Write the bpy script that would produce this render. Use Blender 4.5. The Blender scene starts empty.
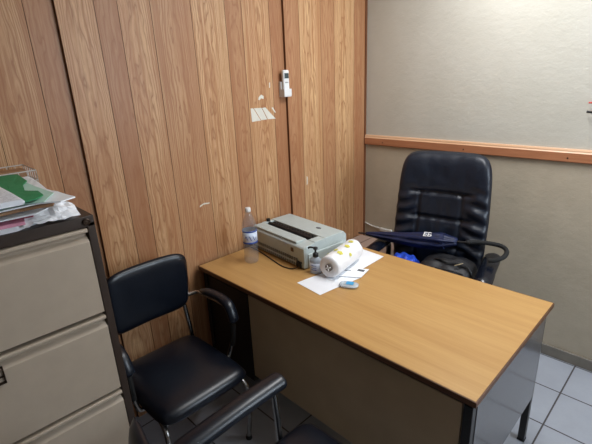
import bpy, bmesh, math, random
from mathutils import Vector, Matrix, noise
from math import sin, cos, pi, radians, exp

S = bpy.context.scene
C = S.collection

# ------------------------------------------------------------------ camera, world, light, exposure
cd = bpy.data.cameras.new('camera')
cam = bpy.data.objects.new('camera', cd)
C.objects.link(cam)
cd.sensor_width = 36
cd.lens = 418.4636 / 592 * 36
cd.clip_start = 0.02
_r = Vector((0.70687189, 0.70608605, -0.04212625))
_u = Vector((-0.19947373, 0.25612599, 0.9458381))
_f = Vector((-0.67863271, 0.66018328, -0.32189388))
M = Matrix((( _r.x, _u.x, -_f.x, 1.93037), (_r.y, _u.y, -_f.y, -2.65772), (_r.z, _u.z, -_f.z, 1.71090), (0, 0, 0, 1)))
cam.matrix_world = M
S.camera = cam

S.view_settings.view_transform = 'Standard'
S.view_settings.look = 'None'
S.view_settings.gamma = 1
S.view_settings.exposure = 0.46

W = bpy.data.worlds.new('world')
S.world = W
W.use_nodes = True
W.node_tree.nodes['Background'].inputs[0].default_value = (0.62, 0.78, 1.0, 1)
W.node_tree.nodes['Background'].inputs[1].default_value = 1.2


def area(name, loc, target, sx, sy, power, col):
    d = bpy.data.lights.new(name, 'AREA')
    d.shape = 'RECTANGLE'; d.size = sx; d.size_y = sy; d.energy = power; d.color = col
    o = bpy.data.objects.new(name, d); C.objects.link(o)
    o.location = loc
    o.rotation_euler = (Vector(target) - Vector(loc)).to_track_quat('-Z', 'Y').to_euler()
    return o


# daylight through the window in the right wall, and the tube on the ceiling
area('window_daylight', (3.36, -0.65, 1.85), (1.2, -0.2, 1.9), 1.0, 1.1, 31, (0.80, 0.90, 1.0))
area('tube_light', (1.25, -0.78, 2.62), (1.22, -0.80, 0.0), 1.2, 0.08, 21, (0.97, 0.98, 1.0))


# ------------------------------------------------------------------ node helpers
def srgb(r, g, b):
    def f(c):
        c /= 255
        return c / 12.92 if c <= 0.04045 else ((c + 0.055) / 1.055) ** 2.4
    return (f(r), f(g), f(b), 1)


class NT:
    def __init__(s, name):
        s.m = bpy.data.materials.new(name); s.m.use_nodes = True
        s.t = s.m.node_tree; s.b = s.t.nodes['Principled BSDF']

    def n(s, kind, **kw):
        x = s.t.nodes.new(kind)
        for k, v in kw.items():
            setattr(x, k, v)
        return x

    def set(s, sock, v):
        if isinstance(v, bpy.types.NodeSocket):
            s.t.links.new(v, sock)
        else:
            sock.default_value = v

    def math(s, op, a, b=0.0, c=None):
        x = s.n('ShaderNodeMath', operation=op)
        s.set(x.inputs[0], a); s.set(x.inputs[1], b)
        if c is not None: s.set(x.inputs[2], c)
        return x.outputs[0]

    def coord(s, kind='Object'):
        return s.n('ShaderNodeTexCoord').outputs[kind]

    def sep(s, v):
        x = s.n('ShaderNodeSeparateXYZ'); s.set(x.inputs[0], v); return x.outputs

    def comb(s, a, b, c):
        x = s.n('ShaderNodeCombineXYZ')
        for i, v in enumerate((a, b, c)): s.set(x.inputs[i], v)
        return x.outputs[0]

    def noise(s, v, scale, detail=3, rough=0.5, dist=0.0):
        x = s.n('ShaderNodeTexNoise'); s.set(x.inputs['Vector'], v)
        x.inputs['Scale'].default_value = scale; x.inputs['Detail'].default_value = detail
        x.inputs['Roughness'].default_value = rough; x.inputs['Distortion'].default_value = dist
        return x.outputs[0]

    def scale(s, v, xyz):
        x = s.n('ShaderNodeVectorMath', operation='MULTIPLY'); s.set(x.inputs[0], v); x.inputs[1].default_value = xyz
        return x.outputs[0]

    def ramp(s, f, stops):
        x = s.n('ShaderNodeValToRGB'); s.set(x.inputs[0], f)
        e = x.color_ramp.elements
        while len(e) < len(stops): e.new(0.5)
        for q, (p, c) in zip(e, stops): q.position = p; q.color = c
        return x.outputs[0]

    def mix(s, f, a, b, mode='MIX'):
        x = s.n('ShaderNodeMix', data_type='RGBA', blend_type=mode)
        s.set(x.inputs[0], f); s.set(x.inputs[6], a); s.set(x.inputs[7], b)
        return x.outputs[2]

    def bump(s, h, strength=0.2, dist=0.002):
        x = s.n('ShaderNodeBump'); x.inputs['Strength'].default_value = strength; x.inputs['Distance'].default_value = dist
        s.set(x.inputs['Height'], h); s.t.links.new(x.outputs[0], s.b.inputs['Normal'])

    def base(s, c): s.set(s.b.inputs['Base Color'], c)
    def rough(s, v): s.set(s.b.inputs['Roughness'], v)
    def done(s, **kw):
        for k, v in kw.items():
            s.set(s.b.inputs[k.replace('_', ' ')], v)
        return s.m


def plain(name, rgb, rough=0.5, metal=0.0, var=0.06, bump=0.0, scale=40, spec=0.5, **kw):
    t = NT(name)
    f = t.noise(t.coord(), scale, 3)
    c = srgb(*rgb)
    lo = tuple(x * (1 - var) for x in c[:3]) + (1,)
    hi = tuple(min(1, x * (1 + var)) for x in c[:3]) + (1,)
    t.base(t.ramp(f, [(0.3, lo), (0.7, hi)]))
    t.rough(rough)
    t.b.inputs['Metallic'].default_value = metal
    t.b.inputs['Specular IOR Level'].default_value = spec
    if bump: t.bump(t.noise(t.coord(), scale * 3, 3), bump, 0.001)
    for k, v in kw.items(): t.b.inputs[k.replace('_', ' ')].default_value = v
    return t.m


def wood_panel():
    t = NT('wood_panelling')
    co = t.coord(); x, y, z = t.sep(co)
    pc = t.n('ShaderNodeAttribute', attribute_name='plank_centre').outputs['Fac']
    sd = t.n('ShaderNodeAttribute', attribute_name='plank_seed').outputs['Fac']
    dy = t.math('SUBTRACT', y, pc)
    off = t.math('SUBTRACT', t.math('FRACT', t.math('MULTIPLY', sd, 7.31)), 0.5)
    dy = t.math('ADD', dy, t.math('MULTIPLY', off, 0.06))
    zz = t.math('ADD', z, t.math('MULTIPLY', sd, 13.7))
    wob = t.noise(t.comb(t.math('MULTIPLY', y, 9.0), sd, t.math('MULTIPLY', zz, 2.2)), 1.0, 3, 0.55)
    wob2 = t.noise(t.comb(t.math('MULTIPLY', y, 40.0), sd, t.math('MULTIPLY', zz, 9.0)), 1.0, 2, 0.5)
    arch = t.math('MULTIPLY', t.math('MULTIPLY', dy, dy), 260.0)
    val = t.math('ADD', t.math('ADD', t.math('MULTIPLY', zz, 0.75), arch), t.math('MULTIPLY', wob, 2.6))
    val = t.math('ADD', val, t.math('MULTIPLY', wob2, 0.35))
    band = t.math('FRACT', t.math('MULTIPLY', val, 3.0))
    band = t.ramp(band, [(0.0, (0.1,) * 3 + (1,)), (0.12, (.75,) * 3 + (1,)), (0.55, (1,) * 3 + (1,)), (0.92, (.45,) * 3 + (1,)), (1.0, (.1,) * 3 + (1,))])
    fibre = t.noise(t.comb(t.math('MULTIPLY', y, 240.0), sd, t.math('MULTIPLY', z, 7.0)), 1.0, 3, 0.6)
    patch = t.noise(t.comb(t.math('MULTIPLY', y, 12.0), sd, t.math('MULTIPLY', zz, 1.1)), 1.0, 2)
    streak = t.noise(t.comb(t.math('MULTIPLY', y, 48.0), sd, t.math('MULTIPLY', zz, 1.0)), 1.0, 3, 0.55)
    light = t.mix(t.math('FRACT', t.math('MULTIPLY', sd, 3.77)), srgb(214, 176, 130), srgb(206, 164, 122))
    dark = srgb(140, 92, 58)
    col = t.mix(t.math('MULTIPLY', t.math('SUBTRACT', 1.0, band), 0.95), light, dark)
    col = t.mix(t.math('MULTIPLY', t.math('GREATER_THAN', fibre, 0.54), 0.34), col, srgb(150, 98, 60))
    col = t.mix(t.math('MULTIPLY', t.ramp(patch, [(0.4, (0, 0, 0, 1)), (0.65, (1, 1, 1, 1))]), 0.42), col, srgb(172, 120, 84))
    col = t.mix(t.math('MULTIPLY', t.ramp(streak, [(0.48, (0, 0, 0, 1)), (0.62, (1, 1, 1, 1))]), 0.6), col, srgb(158, 104, 64))
    tint = t.n('ShaderNodeAttribute', attribute_name='plank_tone').outputs['Fac']
    col = t.mix(tint, col, srgb(150, 98, 66))
    t.base(col); t.rough(0.42)
    t.bump(fibre, 0.12, 0.0006)
    t.b.inputs['Specular IOR Level'].default_value = 0.35
    return t.m


def grain_mat(name, axis, light, dark, rough=0.4, freq=1.0, amt=0.6):
    t = NT(name)
    co = t.coord()
    k = {'x': (1.2, 26, 26), 'y': (26, 1.2, 26), 'z': (26, 26, 1.2)}[axis]
    n1 = t.noise(t.scale(co, tuple(q * freq for q in k)), 1.0, 4, 0.6, 0.4)
    n2 = t.noise(t.scale(co, tuple(q * freq * 5 for q in k)), 1.0, 3, 0.6)
    f = t.math('ADD', t.math('MULTIPLY', n1, 0.65), t.math('MULTIPLY', n2, 0.35))
    f = t.ramp(f, [(0.36, (0, 0, 0, 1)), (0.64, (1, 1, 1, 1))])
    t.base(t.mix(t.math('MULTIPLY', f, amt), srgb(*light), srgb(*dark)))
    t.rough(rough)
    return t.m


def plaster():
    t = NT('painted_plaster')
    co = t.coord(); x, y, z = t.sep(co)
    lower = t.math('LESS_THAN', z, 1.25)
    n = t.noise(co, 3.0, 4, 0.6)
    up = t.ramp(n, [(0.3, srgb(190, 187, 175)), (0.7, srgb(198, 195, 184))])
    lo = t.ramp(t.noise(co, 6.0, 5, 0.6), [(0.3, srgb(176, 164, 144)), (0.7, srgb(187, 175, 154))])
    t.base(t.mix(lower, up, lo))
    t.rough(0.6)
    h = t.math('ADD', t.noise(t.scale(co, (1, 1, 1.3)), 20.0, 4, 0.6), t.math('MULTIPLY', t.noise(co, 110.0, 2), 0.25))
    t.bump(h, 0.35, 0.006)
    return t.m


def tiles():
    t = NT('white_floor_tile')
    co = t.coord(); x, y, z = t.sep(co)
    T = 0.30415
    fx = t.math('FRACT', t.math('DIVIDE', t.math('SUBTRACT', x, 1.580 - 20 * T), T))
    fy = t.math('FRACT', t.math('DIVIDE', t.math('SUBTRACT', y, -0.3253 - 20 * T), T))
    g = 0.013
    def edge(f): return t.math('LESS_THAN', t.math('MINIMUM', f, t.math('SUBTRACT', 1.0, f)), g)
    gr = t.math('MAXIMUM', edge(fx), edge(fy))
    n = t.noise(co, 2.5, 4, 0.6)
    sp = t.noise(co, 60.0, 2)
    tile = t.mix(t.math('MULTIPLY', sp, 0.12), t.ramp(n, [(0.3, srgb(158, 162, 171)), (0.7, srgb(170, 174, 183))]), srgb(132, 133, 140))
    t.base(t.mix(gr, tile, srgb(70, 66, 66)))
    t.rough(t.math('ADD', t.math('MULTIPLY', gr, 0.6), 0.22))
    t.bump(t.math('SUBTRACT', 1.0, gr), 0.3, 0.001)
    return t.m


def vinyl(name, rgb, rough=0.3, wrinkle=0.25, scale=26):
    t = NT(name)
    co = t.coord()
    n = t.noise(co, scale, 4, 0.6, 0.6)
    t.base(t.ramp(n, [(0.3, srgb(*rgb)), (0.75, srgb(*[c + 5 for c in rgb]))]))
    t.rough(t.math('ADD', t.math('MULTIPLY', n, 0.15), rough))
    fine = t.noise(co, 500.0, 2)
    t.bump(t.math('ADD', n, t.math('MULTIPLY', fine, 0.05)), wrinkle, 0.004)
    return t.m


def clear(name, rgb=(255, 255, 255), rough=0.03, trans=1.0, ior=1.33, alpha=1.0):
    t = NT(name)
    t.base(srgb(*rgb)); t.rough(rough)
    t.b.inputs['Transmission Weight'].default_value = trans
    t.b.inputs['IOR'].default_value = ior
    t.b.inputs['Alpha'].default_value = alpha
    return t.m


def paper_mat(name, rgb, text=0.0):
    t = NT(name)
    co = t.coord(); x, y, z = t.sep(co)
    n = t.noise(co, 14.0, 3)
    c = srgb(*rgb)
    col = t.ramp(n, [(0.3, tuple(q * 0.95 for q in c[:3]) + (1,)), (0.7, c)])
    if text:
        rows = t.math('LESS_THAN', t.math('FRACT', t.math('MULTIPLY', x, 70.0)), 0.4)
        words = t.math('GREATER_THAN', t.noise(t.scale(co, (60, 160, 1)), 1.0, 2), 0.52)
        col = t.mix(t.math('MULTIPLY', t.math('MULTIPLY', rows, words), text), col, srgb(90, 92, 110))
    t.base(col); t.rough(0.65)
    return t.m


m_panel = wood_panel()
m_groove = plain('panel_groove', (100, 62, 38), 0.7)
m_edge = grain_mat('panel_edge', 'z', (120, 74, 42), (84, 50, 30), 0.6)
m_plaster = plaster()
m_tile = tiles()
m_ceiling = plain('ceiling_paint', (215, 212, 205), 0.8)
m_wall = plain('side_wall_paint', (172, 164, 150), 0.7, bump=0.1, scale=10)
m_rail = grain_mat('orange_pine', 'x', (184, 124, 88), (142, 88, 58), 0.45)
m_bead = grain_mat('pale_pine_edge', 'x', (222, 182, 146), (190, 140, 102), 0.4)  # rail colour with the light on its top faces painted in
m_skirt = plain('grey_skirting', (126, 120, 110), 0.45, var=0.12, scale=12)
m_desk = grain_mat('honey_laminate', 'x', (196, 154, 96), (172, 126, 70), 0.3, 0.8, 0.6)
m_band = grain_mat('dark_wood_edge', 'x', (104, 66, 38), (70, 42, 26), 0.45)
m_modesty = plain('beige_board', (178, 156, 124), 0.5, var=0.05, scale=8)
m_black = plain('black_enamel', (26, 24, 24), 0.35)
m_enamel = plain('glossy_grey_enamel', (82, 80, 82), 0.16, var=0.18, scale=6, spec=0.8)
m_pedestal = plain('dark_pedestal', (16, 14, 14), 0.5)
m_vinyl = vinyl('black_vinyl', (11, 17, 28), 0.26, 0.12, 14)
m_leather = vinyl('black_leather', (13, 21, 35), 0.34, 0.3, 30)
m_arm = plain('black_arm_plastic', (13, 18, 29), 0.22)
m_chrome = plain('chrome_tube', (172, 170, 168), 0.25, 1.0)
m_rubber = plain('rubber', (18, 18, 18), 0.8)
m_cabinet = plain('brown_cabinet_enamel', (54, 41, 33), 0.45)
m_drawer = plain('beige_drawer_enamel', (178, 162, 144), 0.42, var=0.03, scale=20)
m_gap = plain('drawer_gap', (20, 15, 13), 0.8)
m_bronze = plain('bronze_metal', (60, 46, 36), 0.35, 0.6)
m_printer = plain('grey_printer_plastic', (182, 192, 190), 0.45, var=0.03)
m_printer_low = plain('grey_printer_vent', (120, 120, 114), 0.6)
m_dark = plain('dark_plastic', (14, 14, 16), 0.6)
m_badge = plain('brown_badge', (92, 66, 46), 0.4)
m_cable = plain('black_cable', (18, 18, 18), 0.45)
m_white = plain('white_plastic', (226, 226, 226), 0.35, var=0.02)
m_bluelabel = plain('blue_print', (44, 78, 160), 0.4)
m_lightlabel = plain('pale_label', (206, 216, 232), 0.4)
m_teal = plain('aqua_label', (60, 160, 214), 0.4)
m_yellow = plain('yellow_print', (214, 206, 84), 0.5)
m_grey_print = plain('grey_print', (90, 92, 96), 0.6)
m_wrap = plain('white_plastic_wrap', (238, 238, 240), 0.3, var=0.02, bump=0.3, scale=30)
m_core = plain('cardboard_core', (120, 112, 104), 0.8)
m_pet = clear('clear_bottle_plastic', (150, 156, 162), 0.06, 0.0, 1.45, 0.2)
m_gel = clear('sanitiser_gel', (206, 220, 236), 0.1, 0.0, 1.45, 0.6)
m_paper = paper_mat('white_paper', (244, 246, 250))
m_paper_text = paper_mat('printed_paper', (238, 241, 248), 0.3)
m_green = paper_mat('green_card', (46, 142, 92))
m_mint = paper_mat('mint_paper', (186, 222, 208))
m_kraft = paper_mat('kraft_card', (158, 118, 84))
m_pink = paper_mat('pink_card', (222, 150, 174))
m_red = paper_mat('maroon_card', (140, 52, 72))
m_carton = paper_mat('brown_carton', (176, 152, 138))
m_wire = plain('white_coated_wire', (196, 190, 184), 0.4)
m_umbrella = plain('navy_umbrella_cloth', (20, 30, 66), 0.5, var=0.3, bump=0.2, scale=30)
m_blue = plain('bright_blue_cloth', (34, 72, 186), 0.5, var=0.25, bump=0.2, scale=30)
m_bag = plain('black_bag_cloth', (20, 20, 24), 0.55, var=0.2, bump=0.4, scale=60)
m_sticker = plain('white_sticker', (216, 212, 200), 0.6)
m_lcd = plain('grey_display', (62, 74, 78), 0.25)
m_glass = clear('window_glass', (240, 248, 255), 0.0, 1.0, 1.0)
m_frame = plain('window_frame_paint', (210, 208, 202), 0.5)
m_brass = plain('pale_metal', (186, 170, 140), 0.35, 0.7)


# ------------------------------------------------------------------ mesh helpers
def obj(name, bm, mat, parent=None, smooth=False, bevel=0.0, seg=2, subsurf=0):
    me = bpy.data.meshes.new(name)
    bmesh.ops.recalc_face_normals(bm, faces=bm.faces)
    bm.to_mesh(me); bm.free()
    o = bpy.data.objects.new(name, me); C.objects.link(o)
    for mm in (mat if isinstance(mat, (list, tuple)) else [mat]):
        me.materials.append(mm)
    if smooth:
        for p_ in me.polygons: p_.use_smooth = True
    if bevel:
        b = o.modifiers.new('bevel', 'BEVEL'); b.width = bevel; b.segments = seg; b.limit_method = 'ANGLE'
        b.angle_limit = radians(40)
        for p_ in me.polygons: p_.use_smooth = True
        w = o.modifiers.new('normals', 'WEIGHTED_NORMAL'); w.keep_sharp = False
    if subsurf:
        q = o.modifiers.new('sub', 'SUBSURF'); q.levels = subsurf; q.render_levels = subsurf
        for p_ in me.polygons: p_.use_smooth = True
    if parent: o.parent = parent
    return o


def thing(name, label, cat, loc=(0, 0, 0), rz=0.0, group=None):
    o = bpy.data.objects.new(name, None); C.objects.link(o)
    o.empty_display_size = 0.05
    o.location = loc; o.rotation_euler = (0, 0, rz)
    return tag(o, label, cat, group)


def tag(o, label, cat, group=None, kind=None):
    o['label'] = label; o['category'] = cat
    if group: o['group'] = group
    if kind: o['kind'] = kind
    return o


def struct(name, bm, mat, parent=None, **kw):
    o = obj(name, bm, mat, parent, **kw)
    if parent is None: o['kind'] = 'structure'
    return o


def box(bm, x0, x1, y0, y1, z0, z1, mi=0):
    vs = [bm.verts.new((x, y, z)) for x in (x0, x1) for y in (y0, y1) for z in (z0, z1)]
    for idx in ((0, 1, 3, 2), (4, 6, 7, 5), (0, 4, 5, 1), (2, 3, 7, 6), (0, 2, 6, 4), (1, 5, 7, 3)):
        bm.faces.new([vs[i] for i in idx]).material_index = mi
    return vs


def bx(x0, x1, y0, y1, z0, z1):
    bm = bmesh.new(); box(bm, x0, x1, y0, y1, z0, z1); return bm


def smooth_path(pts, n=6):
    P = [Vector(q) for q in pts]
    if len(P) < 3: return P
    out = []
    for i in range(len(P) - 1):
        a = P[i - 1] if i > 0 else 2 * P[0] - P[1]
        b, c = P[i], P[i + 1]
        d = P[i + 2] if i + 2 < len(P) else 2 * P[-1] - P[-2]
        for k in range(n):
            t = k / n
            out.append(0.5 * ((2 * b) + (c - a) * t + (2 * a - 5 * b + 4 * c - d) * t * t + (3 * b - a - 3 * c + d) * t ** 3))
    out.append(P[-1])
    return out


def sweep(bm, pts, rfun, seg=12, flat=1.0, up=(0, 0, 1), cap=True, mi=0):
    """tube through pts; rfun(t)->radius; flat scales the cross-section across 'up'"""
    P = [Vector(q) for q in pts]; n = len(P); rings = []
    last = None
    for i, q in enumerate(P):
        t = (P[min(i + 1, n - 1)] - P[max(i - 1, 0)]).normalized()
        if last is None:
            ref = Vector(up)
            if abs(t.dot(ref)) > 0.95: ref = Vector((1, 0, 0)) if abs(t.x) < 0.9 else Vector((0, 1, 0))
            a = t.cross(ref).normalized()
        else:
            a = (last - t * last.dot(t)).normalized()
        last = a
        b = a.cross(t).normalized()
        r = rfun(i / (n - 1)) if callable(rfun) else rfun
        rings.append([bm.verts.new(q + a * r * cos(2 * pi * k / seg) + b * r * flat * sin(2 * pi * k / seg)) for k in range(seg)])
    for i in range(n - 1):
        for k in range(seg):
            f = bm.faces.new((rings[i][k], rings[i][(k + 1) % seg], rings[i + 1][(k + 1) % seg], rings[i + 1][k]))
            f.material_index = mi
    if cap:
        bm.faces.new(rings[0][::-1]).material_index = mi
        bm.faces.new(rings[-1]).material_index = mi


def tube(pts, r, seg=12, n=6, flat=1.0, up=(0, 0, 1)):
    bm = bmesh.new(); sweep(bm, smooth_path(pts, n), r, seg, flat, up); return bm


def lathe(prof, cx=0, cy=0, seg=28, sx=1.0, sy=1.0):
    bm = bmesh.new(); rings = []
    for r, z in prof:
        if r < 1e-5: rings.append([bm.verts.new((cx, cy, z))])
        else: rings.append([bm.verts.new((cx + r * sx * cos(2 * pi * k / seg), cy + r * sy * sin(2 * pi * k / seg), z)) for k in range(seg)])
    for a, b in zip(rings, rings[1:]):
        for k in range(seg):
            k2 = (k + 1) % seg
            if len(a) == 1 and len(b) == 1: continue
            if len(a) == 1: bm.faces.new((a[0], b[k2], b[k]))
            elif len(b) == 1: bm.faces.new((a[k], a[k2], b[0]))
            else: bm.faces.new((a[k], a[k2], b[k2], b[k]))
    return bm


def cushion(w, d, h, power=5, crown=0.25, nu=24, nv=24, hfun=None):
    """pad centred on 0: half extents w (x), d (y); thickness h; rounded corners, domed top"""
    bm = bmesh.new()
    def grid(side):
        g = []
        for j in range(nv + 1):
            row = []
            for i in range(nu + 1):
                u = -1 + 2 * i / nu; v = -1 + 2 * j / nv
                u2 = math.copysign(abs(u) ** 0.8, u); v2 = math.copysign(abs(v) ** 0.8, v)
                # square -> rounded square
                n_ = (abs(u2) ** power + abs(v2) ** power) ** (1 / power) if (u2 or v2) else 1
                m_ = max(abs(u2), abs(v2))
                k = m_ / n_ if n_ else 1
                px, py = u2 * k, v2 * k
                e = max(0.0, 1 - m_ ** 6) ** 0.5
                z = h / 2 * (e * (1 - crown) + crown * (1 - m_ * m_))
                if hfun and side > 0: z += hfun(px, py) * e
                row.append(bm.verts.new((px * w, py * d, z * side)))
            g.append(row)
        return g
    A, B = grid(1), grid(-1)
    for g, s in ((A, 1), (B, -1)):
        for j in range(nv):
            for i in range(nu):
                q = (g[j][i], g[j][i + 1], g[j + 1][i + 1], g[j + 1][i])
                bm.faces.new(q if s > 0 else q[::-1])
    bmesh.ops.remove_doubles(bm, verts=bm.verts, dist=1e-5)
    return bm


def xf(bm, m):
    bmesh.ops.transform(bm, matrix=m, verts=bm.verts); return bm


def Tm(x, y, z): return Matrix.Translation((x, y, z))
def Rm(deg, ax): return Matrix.Rotation(radians(deg), 4, ax)


def sheet(poly, z, thick, wav=0.003, seed=0, sub=5, droop=None, mi=0):
    """polygon (world x,y) as a slab with real thickness and a gentle wave"""
    bm = bmesh.new()
    n = len(poly)
    cx = sum(q[0] for q in poly) / n; cy = sum(q[1] for q in poly) / n
    P = []
    for i in range(n):
        a, b = poly[i], poly[(i + 1) % n]
        for k in range(sub):
            P.append((a[0] + (b[0] - a[0]) * k / sub, a[1] + (b[1] - a[1]) * k / sub))
    rings_t, rings_b = [], []
    for s in (1.0, 0.8, 0.55, 0.3):
        rt, rb = [], []
        for x, y in P:
            X, Y = cx + (x - cx) * s, cy + (y - cy) * s
            dz = wav * (noise.noise(Vector((X * 9 + seed, Y * 9, seed * 3.1))) + 0.5 * s * noise.noise(Vector((X * 30, Y * 30, seed))))
            if droop: dz += droop(X, Y)
            rt.append(bm.verts.new((X, Y, z + thick + dz))); rb.append(bm.verts.new((X, Y, z + dz)))
        rings_t.append(rt); rings_b.append(rb)
    L = len(P)
    for R_ in (rings_t, rings_b):
        for a, b in zip(R_, R_[1:]):
            for k in range(L):
                bm.faces.new((a[k], a[(k + 1) % L], b[(k + 1) % L], b[k]))
        bm.faces.new(R_[-1])
    for k in range(L):
        bm.faces.new((rings_t[0][k], rings_b[0][k], rings_b[0][(k + 1) % L], rings_t[0][(k + 1) % L]))
    return bm


# ------------------------------------------------------------------ the room
XR, YF, H = 3.4, -4.2, 2.75
struct('floor', bx(-0.1, XR, YF, 0.1, -0.08, 0), m_tile)
struct('ceiling', bx(-0.1, XR + .1, YF - .1, 0.1, H, H + 0.08), m_ceiling)
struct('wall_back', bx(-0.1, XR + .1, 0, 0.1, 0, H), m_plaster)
struct('wall_front', bx(-0.1, XR + .1, YF - 0.1, YF, 0, H), m_wall)
bm = bmesh.new()
wy0, wy1, wz0, wz1 = -1.2, -0.1, 1.25, 2.45
box(bm, XR, XR + .1, YF, wy0, 0, H); box(bm, XR, XR + .1, wy1, 0, 0, H)
box(bm, XR, XR + .1, wy0, wy1, 0, wz0); box(bm, XR, XR + .1, wy0, wy1, wz1, H)
struct('wall_right', bm, m_wall)
bm = bmesh.new()
fw = 0.05
box(bm, XR + .02, XR + .08, wy0, wy0 + fw, wz0, wz1); box(bm, XR + .02, XR + .08, wy1 - fw, wy1, wz0, wz1)
box(bm, XR + .02, XR + .08, wy0 + fw, wy1 - fw, wz0, wz0 + fw); box(bm, XR + .02, XR + .08, wy0 + fw, wy1 - fw, wz1 - fw, wz1)
ym = (wy0 + wy1) / 2
box(bm, XR + .02, XR + .08, ym - .02, ym + .02, wz0 + fw, wz1 - fw)
win = struct('window_1', bm, m_frame)
obj('pane', bx(XR + .045, XR + .05, wy0 + fw, wy1 - fw, wz0 + fw, wz1 - fw), m_glass, win)

# wood panelling on the left wall: overlapping sheets, each routed into planks
struct('wall_left', bx(-0.16, -0.06, YF, 0, 0, H), m_wall)
rng = random.Random(5)


def panel_sheet(name, y0, y1, cuts, x, tones):
    bm = bmesh.new()
    ed = [y0] + cuts + [y1]
    g = 0.0012; dpt = 0.0025
    lc = bm.faces.layers.float.new('plank_centre'); ls = bm.faces.layers.float.new('plank_seed'); lt = bm.faces.layers.float.new('plank_tone')
    prof = []   # (y, x, tag)
    for i in range(len(ed) - 1):
        a = ed[i] + (g if i else 0); b = ed[i + 1] - (g if i < len(ed) - 2 else 0)
        prof.append((a, x, i)); prof.append((b, x, None))
        if i < len(ed) - 2: prof.append((ed[i + 1], x - dpt, None))
    cols = [(bm.verts.new((px, py, 0)), bm.verts.new((px, py, H))) for py, px, _ in prof]
    for k in range(len(cols) - 1):
        f = bm.faces.new((cols[k][0], cols[k + 1][0], cols[k + 1][1], cols[k][1]))
        pl = prof[k][2]
        if pl is None: f.material_index = 1
        else:
            f[lc] = (ed[pl] + ed[pl + 1]) / 2; f[ls] = rng.random() * 3 + 0.3; f[lt] = tones[pl] * 1.3
    # back and edges give the sheet its thickness
    b0 = (bm.verts.new((-0.06, y0, 0)), bm.verts.new((-0.06, y0, H)))
    b1 = (bm.verts.new((-0.06, y1, 0)), bm.verts.new((-0.06, y1, H)))
    for q in ((b0[0], cols[0][0], cols[0][1], b0[1]), (cols[-1][0], b1[0], b1[1], cols[-1][1]), (b1[0], b0[0], b0[1], b1[1])):
        bm.faces.new(q).material_index = 2
    bm.faces.new([c[1] for c in cols] + [b1[1], b0[1]]).material_index = 2
    bm.faces.new([c[0] for c in cols] + [b1[0], b0[0]]).material_index = 2
    return struct(name, bm, [m_panel, m_groove, m_edge])


panel_sheet('wall_left_panelling', -4.2, -2.028, [-3.98, -3.80, -3.6, -3.45, -3.24, -3.06, -2.9, -2.75, -2.63, -2.47, -2.315, -2.135], -0.032,
            [.1, .5, .0, .5, .2, .5, .0, .3, .1, .45, .1, .15, .5])
panel_sheet('wall_left_panelling', -2.027, -0.805, [-1.875, -1.776, -1.624, -1.413, -1.211, -1.101, -0.905], -0.016,
            [.05, .5, .1, .32, .0, .42, .05, .5])
panel_sheet('wall_left_panelling', -0.804, -0.0, [-0.682, -0.487, -0.356, -0.144], 0.0, [.42, .0, .35, .0, .45])
struct('trim_1', bx(-0.0, 0.008, -0.016, -0.0, 0, H), m_edge)

# dado rail; light on its beaded top edge is painted in as paler wood
bm = bmesh.new()
pr = [(0, 1.219), (-0.018, 1.221), (-0.022, 1.226), (-0.022, 1.272), (-0.016, 1.279), (-0.016, 1.284), (-0.012, 1.292), (0, 1.293)]
L = [bm.verts.new((0.01, y, z)) for y, z in pr]; R2 = [bm.verts.new((XR, y, z)) for y, z in pr]
for i in range(len(pr)):
    j = (i + 1) % len(pr)
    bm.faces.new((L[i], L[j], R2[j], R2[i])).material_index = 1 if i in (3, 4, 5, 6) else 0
bm.faces.new(L); bm.faces.new(R2[::-1])
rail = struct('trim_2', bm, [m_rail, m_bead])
for x in (0.17, 0.78, 1.36, 2.1):
    obj('nail', xf(lathe([(0, 0), (.005, 0), (.004, .0015), (0, .002)], seg=10), Tm(x, -0.0215, 1.244) @ Rm(90, 'X')), m_bronze, rail)
struct('baseboard_back', bx(0.01, XR, -0.014, 0, 0, 0.07), m_skirt, bevel=0.003)
struct('baseboard_right', bx(XR - 0.014, XR, YF, -0.014, 0, 0.07), m_skirt)


# ------------------------------------------------------------------ desk
DX0, DX1, DY0, DY1 = 0.006, 1.562, -1.563, -0.762
desk = thing('office_desk', 'long desk with honey wood top and beige front panel against panelled wall', 'desk')
obj('desktop', bx(DX0 + .004, DX1 - .004, DY0 + .004, DY1 - .004, 0.729, 0.75), m_desk, desk, bevel=0.0015)
bm = bmesh.new()
e = 0.004
box(bm, DX0, DX1, DY0, DY0 + e, 0.728, 0.7485); box(bm, DX0, DX1, DY1 - e, DY1, 0.728, 0.7485)
box(bm, DX0, DX0 + e, DY0 + e, DY1 - e, 0.728, 0.7485); box(bm, DX1 - e, DX1, DY0 + e, DY1 - e, 0.728, 0.7485)
o = obj('edge_banding', bm, m_band, desk); o['label'] = 'dark wood edge strip'
bm = bmesh.new()
box(bm, 0.395, DX1 - .055, -1.527, -1.510, 0.20, 0.690)
obj('front_panel', bm, m_modesty, desk, bevel=0.001)
bm = bmesh.new()
box(bm, 0.03, DX1 - .02, -1.535, -1.505, 0.700, 0.728); box(bm, 0.03, DX1 - .02, -0.81, -0.785, 0.69, 0.728)
box(bm, 0.03, 0.055, -1.505, -0.81, 0.69, 0.728); box(bm, DX1 - .045, DX1 - .02, -1.505, -0.81, 0.69, 0.728)
obj('under_frame', bm, m_black, desk)
for x, y in ((0.010, -1.538), (0.010, -0.81), (DX1 - .046, -1.538), (DX1 - .046, -0.812)):
    lg = obj('leg', bx(x, x + .03, y, y + .03, 0.012, 0.70), m_black, desk, bevel=0.002)
    obj('foot_cap', bx(x - .001, x + .031, y - .001, y + .031, 0, 0.012), m_rubber, lg)
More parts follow.
